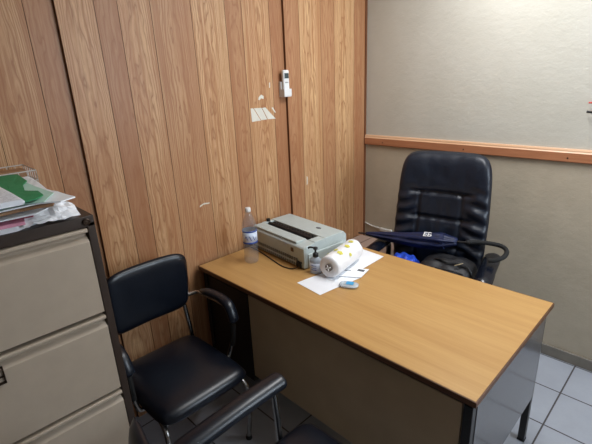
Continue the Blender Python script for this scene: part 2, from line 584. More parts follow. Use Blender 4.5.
ep = obj('end_panel', bx(DX1 - .022, DX1 - .014, -1.505, -0.80, 0.262, 0.700), m_enamel, desk, bevel=0.001)
ep['label'] = 'glossy grey metal end panel'
pd = obj('drawer_pedestal', bx(0.041, 0.392, -1.530, -0.84, 0.16, 0.690), m_pedestal, desk, bevel=0.002)
for z0, z1 in ((0.54, 0.67), (0.365, 0.53), (0.175, 0.355)):
    dr = obj('drawer', bx(0.072, 0.38, -0.842, -0.824, z0, z1), m_pedestal, pd, bevel=0.002)


# ------------------------------------------------------------------ filing cabinet
CX1, CY0, CY1, CZ = 0.648, -2.722, -2.254, 1.355
cab = thing('filing_cabinet', 'beige and brown steel filing cabinet with papers piled on it', 'cabinet', (0.335, -2.488, 0))
ox, oy = -0.335, 2.488
bm = bmesh.new()
fx = CX1 - 0.018
def cb(x0, x1, y0, y1, z0, z1): box(bm, x0 + ox, x1 + ox, y0 + oy, y1 + oy, z0, z1)
cb(0.02, CX1, CY0, CY0 + .022, 0.0, CZ - .02); cb(0.02, CX1, CY1 - .024, CY1, 0.0, CZ - .02)
cb(0.02, CX1, CY0, CY1, CZ - .034, CZ); cb(0.02, 0.03, CY0 + .022, CY1 - .024, 0.03, CZ - .034)
cb(0.02, CX1 - .01, CY0 + .022, CY1 - .024, 0.02, 0.075)
obj('body', bm, m_cabinet, cab, bevel=0.0025)
bm = bmesh.new(); cb(0.05, CX1 - .03, CY0 + .026, CY1 - .028, 0.08, CZ - .04)
obj('inner_shell', bm, m_gap, cab)
pitch = 0.2935
top = CZ - .036
for k in range(4):
    z1 = top - k * pitch; z0 = z1 - pitch + 0.013
    y0, y1 = CY0 + .025, CY1 - .027
    bm = bmesh.new()
    # profile in x,z: folded pull lip along the top, then the flat face
    pf = [(CX1 - .028, z1), (CX1 + .005, z1), (CX1 + .008, z1 - .003), (CX1 + .008, z1 - .010), (CX1 + .004, z1 - .013), (CX1 - .014, z1 - .017), (CX1 - .014, z1 - .026),
          (CX1 + .004, z1 - .042), (CX1 + .004, z0), (CX1 - .028, z0)]
    A = [bm.verts.new((x + ox, y0 + oy, z)) for x, z in pf]; B = [bm.verts.new((x + ox, y1 + oy, z)) for x, z in pf]
    for i in range(len(pf)):
        j = (i + 1) % len(pf); bm.faces.new((A[i], A[j], B[j], B[i]))
    bm.faces.new(A); bm.faces.new(B[::-1])
    d = obj('drawer', bm, m_drawer, cab, bevel=0.0012)
    # card holder frame
    bm = bmesh.new(); zc = z0 + .226 ; yc = -2.62 + oy; xx = CX1 + .004 + ox
    hw, hh = 0.050, 0.027
    for a in ((yc - hw, yc + hw, zc + hh - .004, zc + hh), (yc - hw, yc + hw, zc - hh, zc - hh + .006), (yc - hw, yc + hw, zc - .006, zc - .002),
              (yc - hw, yc - hw + .004, zc - hh, zc + hh), (yc + hw - .004, yc + hw, zc - hh, zc + hh)):
        box(bm, xx, xx + .005, a[0], a[1], a[2], a[3])
    h = obj('card_holder', bm, m_bronze, d); h['label'] = 'dark bronze card holder'
bm = xf(lathe([(0, 0), (.011, 0), (.011, .004), (.0085, .006), (.0085, .004), (.003, .004), (0, .005)], seg=18), Tm(CX1 + ox, -2.278 + oy, CZ - .017) @ Rm(90, 'Y'))
obj('lock', bm, m_bronze, cab)

# ------------------------------------------------------------------ paper stack on the cabinet
ct = CZ
def paper(name, label, cat, poly, z, th, mat, wav=.004, seed=0, droop=None, group=None, sub=5):
    o = obj(name, sheet(poly, z, th, wav, seed, sub, droop), mat, None)
    for q in o.data.polygons: q.use_smooth = False
    return tag(o, label, cat, group)

paper('loose_papers', 'bottom white papers of the pile, lying flat on brown cabinet top', 'papers', [(.23, -2.70), (.23, -2.31), (.36, -2.30), (.60, -2.285), (.635, -2.33), (.60, -2.38), (.64, -2.45), (.638, -2.70)], ct + .001, .015, m_paper, .001, 1)
paper('pink_folder', 'pink card folder sticking out low in the paper pile', 'folder', [(.23, -2.70), (.23, -2.42), (.60, -2.42), (.655, -2.43), (.655, -2.70)], ct + .019, .009, m_pink, .003, 2)
paper('maroon_folder', 'small maroon card peeking out beside the pink folder end', 'folder', [(.23, -2.46), (.23, -2.39), (.60, -2.385), (.636, -2.405), (.63, -2.46)], ct + .0305, .005, m_red, .002, 3)
paper('loose_papers', 'crinkled white papers between pink folder and brown folders', 'papers', [(.225, -2.69), (.225, -2.36), (.62, -2.36), (.655, -2.40), (.64, -2.69)], ct + .038, .004, m_paper, .002, 4)
paper('kraft_folder', 'lower brown card folder in the paper pile', 'folder', [(.23, -2.70), (.23, -2.37), (.60, -2.335), (.635, -2.35), (.62, -2.43), (.65, -2.70)], ct + .0455, .008, m_kraft, .002, 5)
paper('kraft_folder', 'upper brown card folder in the paper pile, under white sheets', 'folder', [(.225, -2.69), (.225, -2.36), (.58, -2.33), (.61, -2.40), (.64, -2.69)], ct + .056, .007, m_kraft, .002, 6)
paper('loose_papers', 'white sheets with a pointed corner reaching over the cabinet edge', 'papers', [(.225, -2.69), (.225, -2.31), (.26, -2.305), (.50, -2.325), (.675, -2.30), (.70, -2.345), (.67, -2.40), (.665, -2.69)], ct + .068, .004, m_paper, .004, 7)
paper('mint_sheet', 'pale mint sheet under the green folder', 'sheet of paper', [(.25, -2.45), (.25, -2.36), (.61, -2.335), (.70, -2.385), (.66, -2.45), (.66, -2.60)], ct + .077, .002, m_mint, .003, 8)
paper('green_folder', 'green card folder with a cut tab near the top of the pile', 'folder', [(.222, -2.68), (.222, -2.36), (.235, -2.34), (.39, -2.348), (.44, -2.372), (.54, -2.39), (.575, -2.365), (.655, -2.372), (.685, -2.40), (.70, -2.68)], ct + .084, .0025, m_green, .003, 9)
# folded printed sheets on top, with their rounded fold
bm = bmesh.new()
prof = []
for k in range(9):
    a = -pi / 2 + pi * k / 8
    prof.append((-2.448 + .009 * cos(a), -.007 * -sin(a) + .007))
prof = [(-2.70, 0)] + prof + [(-2.70, .014)]
for xx in (0.30, .52, .735):
    pass
secs = []
for xx in (.28, .40, .52, .64, .74):
    secs.append([bm.verts.new((xx, y + .02 * (xx - .5), ct + .0915 + z + .002 * sin(xx * 30))) for y, z in prof])
for a, b in zip(secs, secs[1:]):
    for i in range(len(prof)):
        j = (i + 1) % len(prof); bm.faces.new((a[i], a[j], b[j], b[i]))
bm.faces.new(secs[0]); bm.faces.new(secs[-1][::-1])
tag(obj('folded_papers', bm, m_paper_text, smooth=False), 'folded printed white papers lying on top of the green folder', 'papers')

# crumpled plastic sleeve hanging at the front right of the pile
bm = bmesh.new()
N = 16; Mx = 12
g = []
for j in range(Mx + 1):
    row = []
    for i in range(N + 1):
        u, v = i / N, j / Mx
        x = .600 + .055 * u + .01 * noise.noise(Vector((u * 4, v * 5, 1)))
        y = -2.435 + .145 * v
        z = ct + .0105 + (1 - u) * .050 * (0.5 + .5 * sin(pi * v)) + .011 * noise.noise(Vector((u * 6, v * 9, 4)))
        row.append(bm.verts.new((x, y, max(z, ct + .0105))))
    g.append(row)
for j in range(Mx):
    for i in range(N):
        bm.faces.new((g[j][i], g[j][i + 1], g[j + 1][i + 1], g[j + 1][i]))
o = obj('plastic_sleeve', bm, m_wrap, smooth=False)
md = o.modifiers.new('thick', 'SOLIDIFY'); md.thickness = 0.0015
tag(o, 'crumpled white plastic sleeve bulging from the pile beside the cabinet lock', 'plastic sleeve')

# wire letter tray behind the pile
tray = thing('wire_tray', 'white wire letter tray behind the paper pile against panelling', 'letter tray', (0.0, 0.0, ct))
bm = bmesh.new()
x0, x1, y0, y1 = 0.02, 0.20, -2.66, -2.275
for z in (0.004, .050, .086):
    sweep(bm, [(x0, y0, z), (x1, y0, z), (x1, y1, z), (x0, y1, z), (x0, y0, z)], .0022, 6)
obj('rim', bm, m_wire, tray)
bm = bmesh.new()
k = 0
yy = y0
while yy <= y1 + .001:
    for xx in (x0, x1):
        sweep(bm, [(xx, yy, .004), (xx, yy, .086)], .0014, 5)
    sweep(bm, [(x0, yy, .050), (x1, yy, .050)], .0014, 5)
    sweep(bm, [(x0, yy, .004), (x1, yy, .004)], .0014, 5)
    yy += .0275
xx = x0
while xx <= x1 + .001:
    sweep(bm, [(xx, y1, .004), (xx, y1, .086)], .0014, 5)
    xx += .03
obj('wires', bm, m_wire, tray)
tag(obj('tray_papers', sheet([(.04, -2.64), (.04, -2.29), (.10, -2.285), (.10, -2.64)], ct + .0535, .024, .003, 12), m_kraft), 'brown papers lying in the wire letter tray', 'papers')


# ------------------------------------------------------------------ visitor chair beside the cabinet
def foot(parent, x, y):
    obj('rubber_foot', lathe([(0, 0), (.015, 0), (.016, .006), (.0135, .022), (0, .022)], x, y, 14), m_rubber, parent)


ch = thing('visitor_chair', 'black vinyl chair with curved arms between filing cabinet and desk', 'chair', (0.35, -1.918, 0))
# local x forward (world +x), local y across
bm = cushion(.258, .222, .115, 8, .3)
obj('seat', xf(bm, Tm(.015, -.012, .432) @ Rm(-2, 'Y')), m_vinyl, ch, smooth=True)
bm = cushion(.168, .205, .055, 6, .3)
bmesh.ops.transform(bm, matrix=Tm(-.225, 0, .772) @ Rm(98, 'Y'), verts=bm.verts)
for v in bm.verts:   # gentle curve round the sitter
    v.co.x += 0.6 * v.co.y ** 2
obj('backrest', bm, m_vinyl, ch, smooth=True)
for s in (-1, 1):
    Y = s * .2
    f = obj('side_frame', tube([(-.262, s * .165, .90), (-.25, s * .18, .70), (-.225, s * .195, .46), (-.235, s * .2, .30), (-.28, s * .205, .02)], .0115), m_chrome, ch)
    foot(f, -.28, s * .205)
    f = obj('leg', tube([(-.14, s * .19, .392), (.12, s * .195, .386), (.19, s * .20, .375), (.225, s * .207, .33), (.222, s * .212, .2), (.19, s * .214, .012)], .0115), m_chrome, ch)
    foot(f, .19, s * .214)
    a = obj('arm_support', tube([(-.243, s * .185, .665), (-.22, s * .25, .672), (-.17, s * .262, .676), (0.0, s * .266, .68), (.055, s * .265, .66), (.078, s * .262, .60), (.066, s * .256, .50), (.045, s * .235, .40), (.04, s * .20, .386)], .0105), m_chrome, ch)
    bm = bmesh.new()
    sweep(bm, smooth_path([(-.185, s * .264, .690), (-.08, s * .268, .703), (.01, s * .266, .704), (.058, s * .265, .686), (.086, s * .263, .64), (.09, s * .262, .612)], 6),
          lambda t: .027 * min(1, .45 + 6 * t, .45 + 6 * (1 - t)), 14, .72)
    obj('armrest', bm, m_vinyl, ch, smooth=True)
    obj('arm_sleeve', tube([(.079, s * .262, .622), (.075, s * .26, .55), (.066, s * .256, .48)], .0135), m_rubber, a)
obj('seat_frame', tube([(-.2, -.19, .388), (-.2, .19, .388)], .011), m_chrome, ch)

# ------------------------------------------------------------------ nearer visitor chair
c2 = thing('visitor_chair', 'black vinyl chair with straight arm pads facing desk front, cut by bottom edge', 'chair', (1.24, -2.05, 0), radians(90))
# local x = world +y (forward to the desk), local +y = world -x
bm = cushion(.275, .245, .075, 10, .35)
obj('seat', xf(bm, Tm(.035, .0, .45)), m_vinyl, c2, smooth=True)
bm = cushion(.175, .285, .06, 6, .3)
bmesh.ops.transform(bm, matrix=Tm(-.375, 0, .735) @ Rm(98, 'Y'), verts=bm.verts)
for v in bm.verts: v.co.x += 0.6 * v.co.y ** 2
obj('backrest', bm, m_vinyl, c2, smooth=True)
for s in (-1, 1):
    f = obj('side_frame', tube([(-.40, s * .17, .80), (-.345, s * .22, .58), (-.27, s * .235, .40), (-.28, s * .24, .2), (-.32, s * .245, .02)], .0115), m_chrome, c2)
    foot(f, -.32, s * .245)
    f = obj('front_post', tube([(.16, s * .252, .672), (.17, s * .25, .5), (.18, s * .25, .25), (.19, s * .25, .015)], .0125), m_chrome, c2)
    foot(f, .19, s * .25)
    bm = bmesh.new()
    sweep(bm, smooth_path([(-.33, s * .25, .665), (-.2, s * .252, .688), (0, s * .253, .698), (.15, s * .252, .70), (.205, s * .252, .698)], 6),
          lambda t: .039 * min(1, .6 + 8 * t, .5 + 9 * (1 - t)), 14, .7)
    obj('armrest', bm, m_vinyl, c2, smooth=True)
for x in (-.2, .17):
    obj('cross_rail', tube([(x, -.25, .375), (x, .25, .375)], .011, 10), m_chrome, c2)

# ------------------------------------------------------------------ executive chair behind the desk
ex = thing('executive_chair', 'high-backed black leather swivel chair behind the desk by plaster wall', 'chair', (0.824, -0.43, 0), radians(10))
# local: sitter faces -y
NU, NV = 56, 72
WB, Z0, Z1 = .274, .50, 1.265
def back_shape(u, v):
    w = WB * (1.0 + .02 * sin(pi * min(1, v)) - .09 * max(0, v - .5))
    x = u * w
    z = Z0 + (Z1 - Z0) * v
    return x, z
bm = bmesh.new()
def quilt(u, v):
    # seams: three vertical, three horizontal cells, deep at the lines
    d = 0
    for vs in (.27, .49, .69):
        if True: d -= .020 * exp(-((v - vs) / .014) ** 2) * (1 if abs(u) < .58 else max(0, 1 - (abs(u) - .58) * 6))
    if v < .69:
        for us in (-.48, .44):
            d -= .015 * exp(-((u - us) / .028) ** 2)
    # radiating wrinkles at the side bolsters and soft folds in the centre
    au = abs(u)
    if v < .8:
        d += .011 * sin(v * 62 + 6 * au + 2 * noise.noise(Vector((u * 2, v * 5, 0)))) * max(0, min(1, (au - .45) * 4)) * (1 - max(0, v - .6) * 5)
        d += .0035 * sin(u * 26 + 4 * noise.noise(Vector((u * 3, v * 4, 3)))) * (1 - min(1, au * 2)) * (1 if v < .62 else 0)
    d += .005 * noise.noise(Vector((u * 5, v * 9, 7)))
    return d
def sq(u, v):
    """rounded outline: pulls the corners in"""
    V = 2 * v - 1
    pw = 7
    m_ = max(abs(u), abs(V)) or 1e-6
    n_ = (abs(u) ** pw + abs(V) ** pw) ** (1 / pw) or 1e-6
    k = m_ / n_ if V > 0 else 1 - (1 - m_ / n_) * .5
    return u * k, (V * k + 1) / 2
G = []
for side in (1, -1):
    g = []
    for j in range(NV + 1):
        row = []
        for i in range(NU + 1):
            u = -1 + 2 * i / NU; v = j / NV
            u = math.copysign(abs(u) ** .85, u)
            m_ = max(abs(u), abs(2 * v - 1))
            e_ = max(0, 1 - m_ ** 9) ** .5
            uu, vv = sq(u, v)
            x, z = back_shape(uu, vv)
            th = (.055 + .012 * (1 - u * u)) * e_
            curve = -.02 * (vv - .35) ** 2 * 4 + .05 * exp(-((vv - .22) / .25) ** 2)   # lumbar bulge forwards, head part leans back
            wing = .05 * uu * uu
            if side > 0: y = -th - wing - curve * .6 - (quilt(u, vv) * e_)
            else: y = th * .55 - wing - curve * .6
            y += .035 * vv
            row.append(bm.verts.new((x, y + .135, z)))
        g.append(row)
    for j in range(NV):
        for i in range(NU):
            bm.faces.new((g[j][i], g[j][i + 1], g[j + 1][i + 1], g[j + 1][i]))
bmesh.ops.remove_doubles(bm, verts=bm.verts, dist=1e-5)
obj('backrest', bm, m_leather, ex, smooth=True)
bm = cushion(.27, .26, .13, 6, .3, hfun=lambda a, b: .004 * sin(a * 14) - .012 * exp(-((abs(a) - .6) / .05) ** 2))
obj('seat', xf(bm, Tm(0, -.10, .475)), m_leather, ex, smooth=True)
for s in (-1, 1):
    # closed loop arm of thick plastic tube, with a padded top
    bm = bmesh.new()
    loop = [(s * .27, -.14, .41), (s * .325, -.17, .46), (s * .338, -.20, .55), (s * .336, -.17, .63), (s * .334, -.10, .655), (s * .330, 0.02, .655), (s * .325, .09, .64),
            (s * .328, .10, .56), (s * .31, .05, .47), (s * .27, .0, .41)]
    sweep(bm, smooth_path(loop, 6), .017, 14)
    lp = obj('arm_loop', bm, m_arm, ex, smooth=True)
    bm = bmesh.new()
    sweep(bm, smooth_path([(s * .336, -.265, .640), (s * .336, -.23, .668), (s * .334, -.12, .680), (s * .328, .02, .682), (s * .320, .12, .684)], 6), lambda t: .045 * min(1, .55 + 6 * t, .6 + 6 * (1 - t)), 16, .5)
    ar = obj('armrest', bm, m_arm, ex, smooth=True)
obj('gas_column', lathe([(0, .12), (.028, .12), (.028, .30), (.018, .30), (.018, .41), (0, .41)], 0, -.08, 20), m_chrome, ex)
for k in range(5):
    a = radians(90 + 72 * k)
    dx, dy = cos(a), sin(a)
    bm = bmesh.new()
    sweep(bm, [(0 + dx * .02, -.08 + dy * .02, .115), (dx * .16, -.08 + dy * .16, .10), (dx * .27, -.08 + dy * .27, .078)], lambda t: .024 - .008 * t, 10, .8)
    bl = obj('base_arm', bm, m_arm, ex, smooth=True)
    bm = bmesh.new()
    X, Y = dx * .265, -.08 + dy * .265
    for off in (-.016, .016):
        sweep(bm, [(X - dy * (off - .007), Y + dx * (off - .007), .027), (X - dy * (off + .007), Y + dx * (off + .007), .027)], .027, 14)
    sweep(bm, [(X, Y, .03), (X, Y, .075)], .006, 8)
    obj('caster', bm, m_rubber, bl)


# ------------------------------------------------------------------ bags and umbrella on the executive chair
bag = thing('laptop_bag', 'black soft bag slumped on the executive chair seat under the umbrella handle', 'bag', (0.965, -0.525, 0.545), radians(10))
bm = cushion(.155, .125, .165, 5, .35, hfun=lambda a, b: .014 * noise.noise(Vector((a * 3, b * 3, 2))))
obj('bag_body', xf(bm, Tm(0, 0, .0825)), m_bag, bag, smooth=True)
obj('zip', tube([(-.11, -.108, .135), (-.04, -.111, .145), (.05, -.111, .145), (.11, -.103, .134)], .0035, 8), m_dark, bag)
obj('strap', tube([(-.06, -.03, .165), (-.02, -.05, .178), (.05, -.055, .182), (.11, -.05, .170), (.147, -.06, .13), (.157, -.07, .07)], .010, 10, flat=.35), m_bag, bag)
o = obj('zip_pull', tube([(.06, -.085, .168), (.08, -.075, .176), (.095, -.055, .178)], .005, 8, flat=.5), m_brass, bag); o['label'] = 'pale metal strap clip'
bm = cushion(.095, .10, .14, 3.2, .6, hfun=lambda a, b: .02 * noise.noise(Vector((a * 2.6, b * 2.6, 5))) + .006 * sin(a * 11 + b * 5))
tag(obj('blue_cloth_bag', xf(bm, Tm(.715, -.585, .612) @ Rm(12, 'Z')), m_blue, smooth=True), 'bright blue crumpled cloth bag on the executive chair seat beside black bag', 'bag')

um = thing('folded_umbrella', 'navy folded umbrella with white letters lying across the executive chair arms', 'umbrella', (0.0, 0.0, 0.0))
A = Vector((.40, -.53, .732)); B = Vector((.965, -.425, .782))
def along(t): return A + (B - A) * t + Vector((0, 0, -.008 * sin(pi * t)))
bm = bmesh.new()
SEG = 28; rings = []
NT_ = 34
ax = (B - A).normalized(); a1 = ax.cross(Vector((0, 0, 1))).normalized(); a2 = a1.cross(ax)
for i in range(NT_ + 1):
    t = i / NT_
    r = .010 + .038 * min(1, t * 1.5) ** .8
    if t > .84: r *= 1 - (t - .84) * 3.6
    c = along(t)
    ring = []
    for k in range(SEG):
        a = 2 * pi * k / SEG
        rr = r * (1 + .22 * sin(a * 7 + t * 5) + .12 * noise.noise(Vector((cos(a) * 2, sin(a) * 2, t * 6))))
        ring.append(bm.verts.new(c + a1 * rr * cos(a) * 1.15 + a2 * rr * sin(a) * .85))
    rings.append(ring)
for a, b in zip(rings, rings[1:]):
    for k in range(SEG): bm.faces.new((a[k], a[(k + 1) % SEG], b[(k + 1) % SEG], b[k]))
bm.faces.new(rings[0]); bm.faces.new(rings[-1][::-1])
cano = obj('canopy', bm, m_umbrella, um, smooth=True)
bm = bmesh.new(); c = along(.86)
sweep(bm, [c - ax * .012, c + ax * .012], .048, 20)
obj('tie_band', bm, m_umbrella, cano)
obj('tip', tube([A - ax * .055, A - ax * .02, A + ax * .01], .005, 8), m_dark, um)
obj('shaft', tube([B - ax * .02, B + ax * .07], .006, 10), m_black, um)
bm = bmesh.new()
h0 = B + ax * .05
sweep(bm, smooth_path([h0, Vector((1.06, -.375, .788)), Vector((1.13, -.345, .786)), Vector((1.185, -.335, .780)), Vector((1.220, -.36, .768)), Vector((1.224, -.41, .752)), Vector((1.195, -.45, .738)), Vector((1.165, -.465, .732))], 6), .0125, 12)
obj('handle', bm, m_rubber, um, smooth=True)
cu = bpy.data.curves.new('letters', 'FONT'); cu.body = 'EB'; cu.size = .050; cu.extrude = .001; cu.offset = .0006
tmp = bpy.data.objects.new('tmp', cu); C.objects.link(tmp)
dg = bpy.context.evaluated_depsgraph_get()
me = bpy.data.meshes.new_from_object(tmp.evaluated_get(dg)); bpy.data.objects.remove(tmp)
def letters(me, name, mat, parent, origin, ex_, ey_):
    ez = ex_.cross(ey_)
    mt = Matrix(((ex_.x, ey_.x, ez.x, origin.x), (ex_.y, ey_.y, ez.y, origin.y), (ex_.z, ey_.z, ez.z, origin.z), (0, 0, 0, 1)))
    me.transform(mt); me.materials.clear(); me.materials.append(mat)
    o = bpy.data.objects.new(name, me); C.objects.link(o); o.parent = parent
    return o
nrm = (a1 * .45 + a2 * .9).normalized(); ey = nrm.cross(ax).normalized()
letters(me, 'lettering', m_white, cano, along(.67) + nrm * .0455 - ey * .012, ax, ey)

# ------------------------------------------------------------------ cartons in the corner
ca = thing('carton_box', 'open brown carton in the corner between desk and plaster wall', 'box', (.2, -.33, 0))
bm = bmesh.new()
t_ = .005; hx, hy, hz = .19, .27, .490
box(bm, -hx, hx, -hy, -hy + t_, 0, hz); box(bm, -hx, hx, hy - t_, hy, 0, hz)
box(bm, -hx, -hx + t_, -hy + t_, hy - t_, 0, hz); box(bm, hx - t_, hx, -hy + t_, hy - t_, 0, hz)
box(bm, -hx + t_, hx - t_, -hy + t_, hy - t_, 0, t_)
obj('walls', bm, m_carton, ca)
for i, (x0, x1) in enumerate(((-.188, -.085), (-.075, .06), (.075, .188))):
    obj('flap', bx(x0, x1, -hy + .002, hy - .002, hz, hz + .006), m_carton, ca)
obj('lining', bx(-hx + .007, hx - .007, -hy + .007, hy - .007, hz - .03, hz - .02), m_dark, ca)  # dark sheet under the flaps, paints in the shade between them

# cable clipped to the plaster wall behind the carton
cb_ = thing('wall_cable', 'pale cable with connector running along plaster wall above the carton', 'cable', (0, 0, 0))
obj('cord', tube([(.015, -.010, .590), (.06, -.010, .578), (.12, -.010, .570), (.17, -.012, .567)], .0045, 8), m_frame, cb_)
obj('connector', bx(.165, .27, -.026, -.002, .553, .577), m_frame, cb_, bevel=.004)


# ------------------------------------------------------------------ printer
pr_ = thing('dot_matrix_printer', 'grey dot matrix printer on the desk against the panelled wall', 'printer', (.278, -1.045, .75), radians(-5))
hw, hd, hz = .242, .162, .142
# body: section in y,z swept in x ; front is -y (faces the camera side)
bm = bmesh.new()
sec = [(-hd + .004, .006), (-hd, .030), (-hd + .004, .034), (-hd + .002, .118), (-hd + .012, .128), (-hd + .085, .136), (-hd + .085, .118), (-.005, .118), (-.005, .142), (hd - .02, .142), (hd, .120), (hd, .006)]
A_ = [bm.verts.new((-hw, y, z)) for y, z in sec]; B_ = [bm.verts.new((hw, y, z)) for y, z in sec]
for i in range(len(sec)):
    j = (i + 1) % len(sec); bm.faces.new((A_[i], A_[j], B_[j], B_[i]))
bm.faces.new(A_); bm.faces.new(B_[::-1])
obj('housing', bm, m_printer, pr_, bevel=.004)
obj('end_cap', bx(-hw, -hw + .03, -hd + .083, -.003, .112, .139), m_printer, pr_, bevel=.003)
obj('end_cap', bx(hw - .055, hw, -hd + .083, -.003, .112, .139), m_printer, pr_, bevel=.003)
obj('front_cover', bx(-hw + .012, hw - .07, -hd + .012, -hd + .084, .130, .141), m_printer, pr_, bevel=.004)
bm = bmesh.new()
box(bm, -hw + .03, hw - .055, -hd + .086, -.006, .117, .122)
sweep(bm, [(-hw + .035, -.045, .131), (hw - .058, -.045, .131)], .011, 14)
obj('platen', bm, m_dark, pr_)
bm = bmesh.new()
for k in range(15):
    x = -hw + .045 + k * .024
    box(bm, x, x + .012, -.030, -.012, .121, .137)
obj('paper_guide', bm, m_dark, pr_)
bm = bmesh.new()
for k in range(22):
    x = -hw + .02 + k * .019
    if x > hw - .06: break
    box(bm, x, x + .010, -hd - .002, -hd + .006, .036, .052)
    box(bm, x, x + .010, -hd - .002, -hd + .006, .014, .026)
obj('vent', bm, m_printer_low, pr_)
obj('badge', bx(hw - .105, hw - .085, -hd - .001, -hd + .006, .083, .104), m_badge, pr_)
obj('power_socket', bx(hw - .055, hw - .02, -hd - .008, -hd + .006, .010, .040), m_dark, pr_, bevel=.002)
obj('logo', xf(lathe([(0, 0), (.016, 0), (.016, .0012), (0, .0012)], seg=24), Tm(.10, .08, .142) @ Matrix.Diagonal((1.2, .7, 1, 1))), m_grey_print, pr_)
obj('side_step', bx(hw - .012, hw + .006, -hd + .03, hd - .03, .010, .085), m_printer, pr_, bevel=.005)
obj('knob', xf(lathe([(0, 0), (.011, 0), (.012, .004), (.012, .016), (0, .018)], seg=18), Tm(-hw + .015, -.04, .139)), m_dark, pr_)
o = obj('power_cord', tube([(.470, -1.243, .762), (.44, -1.262, .755), (.38, -1.268, .7535), (.29, -1.250, .7535), (.20, -1.228, .7535), (.12, -1.212, .7535), (.03, -1.202, .7535)], .0034, 8), m_cable)
tag(o, 'black power cord lying on the desk along the printer front', 'cord')

# ------------------------------------------------------------------ bottle of water
bo = thing('water_bottle', 'tall clear plastic bottle with blue label on desk beside the printer', 'bottle', (.193, -1.328, .75))
R0 = .041
pf = [(0, .004), (.026, .001), (.036, .002), (R0, .012), (R0, .04), (R0 - .003, .05), (R0, .06), (R0 - .003, .075), (R0, .09), (R0, .112), (R0 - .0015, .115), (R0 - .0015, .195), (R0, .20), (R0, .215), (.037, .235), (.026, .262), (.0155, .285), (.0135, .292), (.0135, .296)]
ob = obj('body', lathe(pf, seg=32), m_pet, bo, smooth=True)
obj('label', lathe([(R0 - .001, .118), (R0 - .0004, .118), (R0 - .0004, .192), (R0 - .001, .192)], seg=32), m_lightlabel, bo, smooth=True)
for z0, z1 in ((.118, .127), (.184, .192)):
    obj('label_stripe', lathe([(R0 - .0006, z0), (R0 + .0004, z0), (R0 + .0004, z1), (R0 - .0006, z1)], seg=32), m_bluelabel, bo, smooth=True)
bm = bmesh.new()
for k in range(3):      # wavy print on the label
    a0 = radians(-75 + k * 30)
    P = [((R0 + .0006) * cos(a0 + .09 * q), (R0 + .0006) * sin(a0 + .09 * q), .152 + .012 * sin(q * 1.1 + k)) for q in range(5)]
    sweep(bm, [Vector(q) for q in P], .0014 + .0006 * (k % 2), 6)
obj('label_print', bm, m_bluelabel, bo)
obj('cap', lathe([(0, .294), (.0155, .294), (.016, .298), (.0155, .314), (.013, .317), (0, .317)], seg=24), m_white, bo, smooth=True)

# ------------------------------------------------------------------ hand sanitiser
sa = thing('sanitizer_bottle', 'small clear pump bottle with black pump in front of the printer', 'bottle', (.569, -1.203, .75), radians(20))
obj('body', lathe([(0, .001), (.03, .001), (.033, .005), (.033, .068), (.030, .078), (.018, .088), (.012, .091), (.012, .098), (0, .098)], seg=28, sx=1.0, sy=.68), m_gel, sa, smooth=True)
obj('label', lathe([(.0332, .014), (.0342, .014), (.0342, .060), (.0332, .060)], seg=28, sx=1.0, sy=.68), m_lightlabel, sa, smooth=True)
bm = bmesh.new()
for z in (.024, .034, .048): sweep(bm, [(.012, -.0228, z), (-.004, -.0238, z), (-.016, -.021, z)], .0016, 6)
obj('label_print', bm, m_bluelabel, sa)
pu = obj('pump', lathe([(0, .092), (.015, .092), (.015, .108), (.011, .112), (.005, .114), (.005, .132), (.012, .133), (.012, .142), (0, .144)], seg=20), m_dark, sa, smooth=True)
obj('spout', tube([(0, 0, .139), (-.03, 0, .139), (-.040, 0, .132)], .0048, 8), m_dark, pu)

# ------------------------------------------------------------------ papers on the desk
for o_ in C.objects:
    if o_.parent is None and o_.name.split('.')[0] in ('loose_papers', 'kraft_folder'): o_['group'] = {'l': 'white papers in the pile on the cabinet', 'k': 'brown folders in the pile on the cabinet'}[o_.name[0]]
ch['group'] = c2['group'] = 'black visitor chairs'


def flat(name, label, cat, poly, z, mat, lift=None, group=None):
    return tag(obj(name, sheet(poly, z, .0007, .0004, 3, 6, lift), mat), label, cat, group)
flat('paper_sheet', 'white folded sheet on desk nearest the long front edge, under the paper roll', 'sheet of paper', [(.577, -1.353), (.748, -1.372), (.785, -1.10), (.62, -1.08)], .7512, m_paper,
     lambda x, y: .0015 * max(0, sin((y + 1.35) * 24)))
flat('paper_sheet', 'white sheet on desk reaching from the roll to the executive chair side', 'sheet of paper', [(.56, -1.10), (.735, -1.12), (.727, -.814), (.56, -.80)], .7532, m_paper)
cdp = flat('paper_card', 'small white card with a dark printed block beside the paper roll', 'card', [(.66, -1.19), (.79, -1.11), (.765, -1.005), (.65, -1.07)], .7560, m_paper)
obj('printed_block', bx(-.018, .018, -.011, .011, 0, .0006), m_grey_print, cdp).matrix_local = Tm(.742, -1.045, .7571) @ Rm(15, 'Z')
obj('printed_block', bx(-.016, .016, -.003, .003, 0, .0006), m_grey_print, cdp).matrix_local = Tm(.69, -1.09, .7571) @ Rm(40, 'Z')

# paper roll in its printed plastic wrap
ro = thing('paper_towel_roll', 'white paper roll in plastic wrap with yellow flowers lying on desk papers', 'paper roll', (.672, -1.205, .757))
P0 = Vector((0.0, -.015, .058)); P1 = Vector((-.055, .265, .058))
axr = (P1 - P0).normalized(); b1 = axr.cross(Vector((0, 0, 1))).normalized(); b2 = b1.cross(axr)
bm = bmesh.new(); rings = []
for i in range(25):
    t = i / 24
    c = P0 + (P1 - P0) * t; R_ = .0575
    if i == 0: R_ = .052
    if i == 24: R_ = .048
    ring = []
    for k in range(40):
        a = 2 * pi * k / 40
        rr = R_ * (1 + .045 * noise.noise(Vector((cos(a) * 2.5, sin(a) * 2.5, t * 7))) + .035 * noise.noise(Vector((cos(a) * 7, sin(a) * 7, t * 16))))
        q = c + b1 * rr * cos(a) + b2 * rr * sin(a)
        q.z = max(q.z, .001)
        ring.append(bm.verts.new(q))
    rings.append(ring)
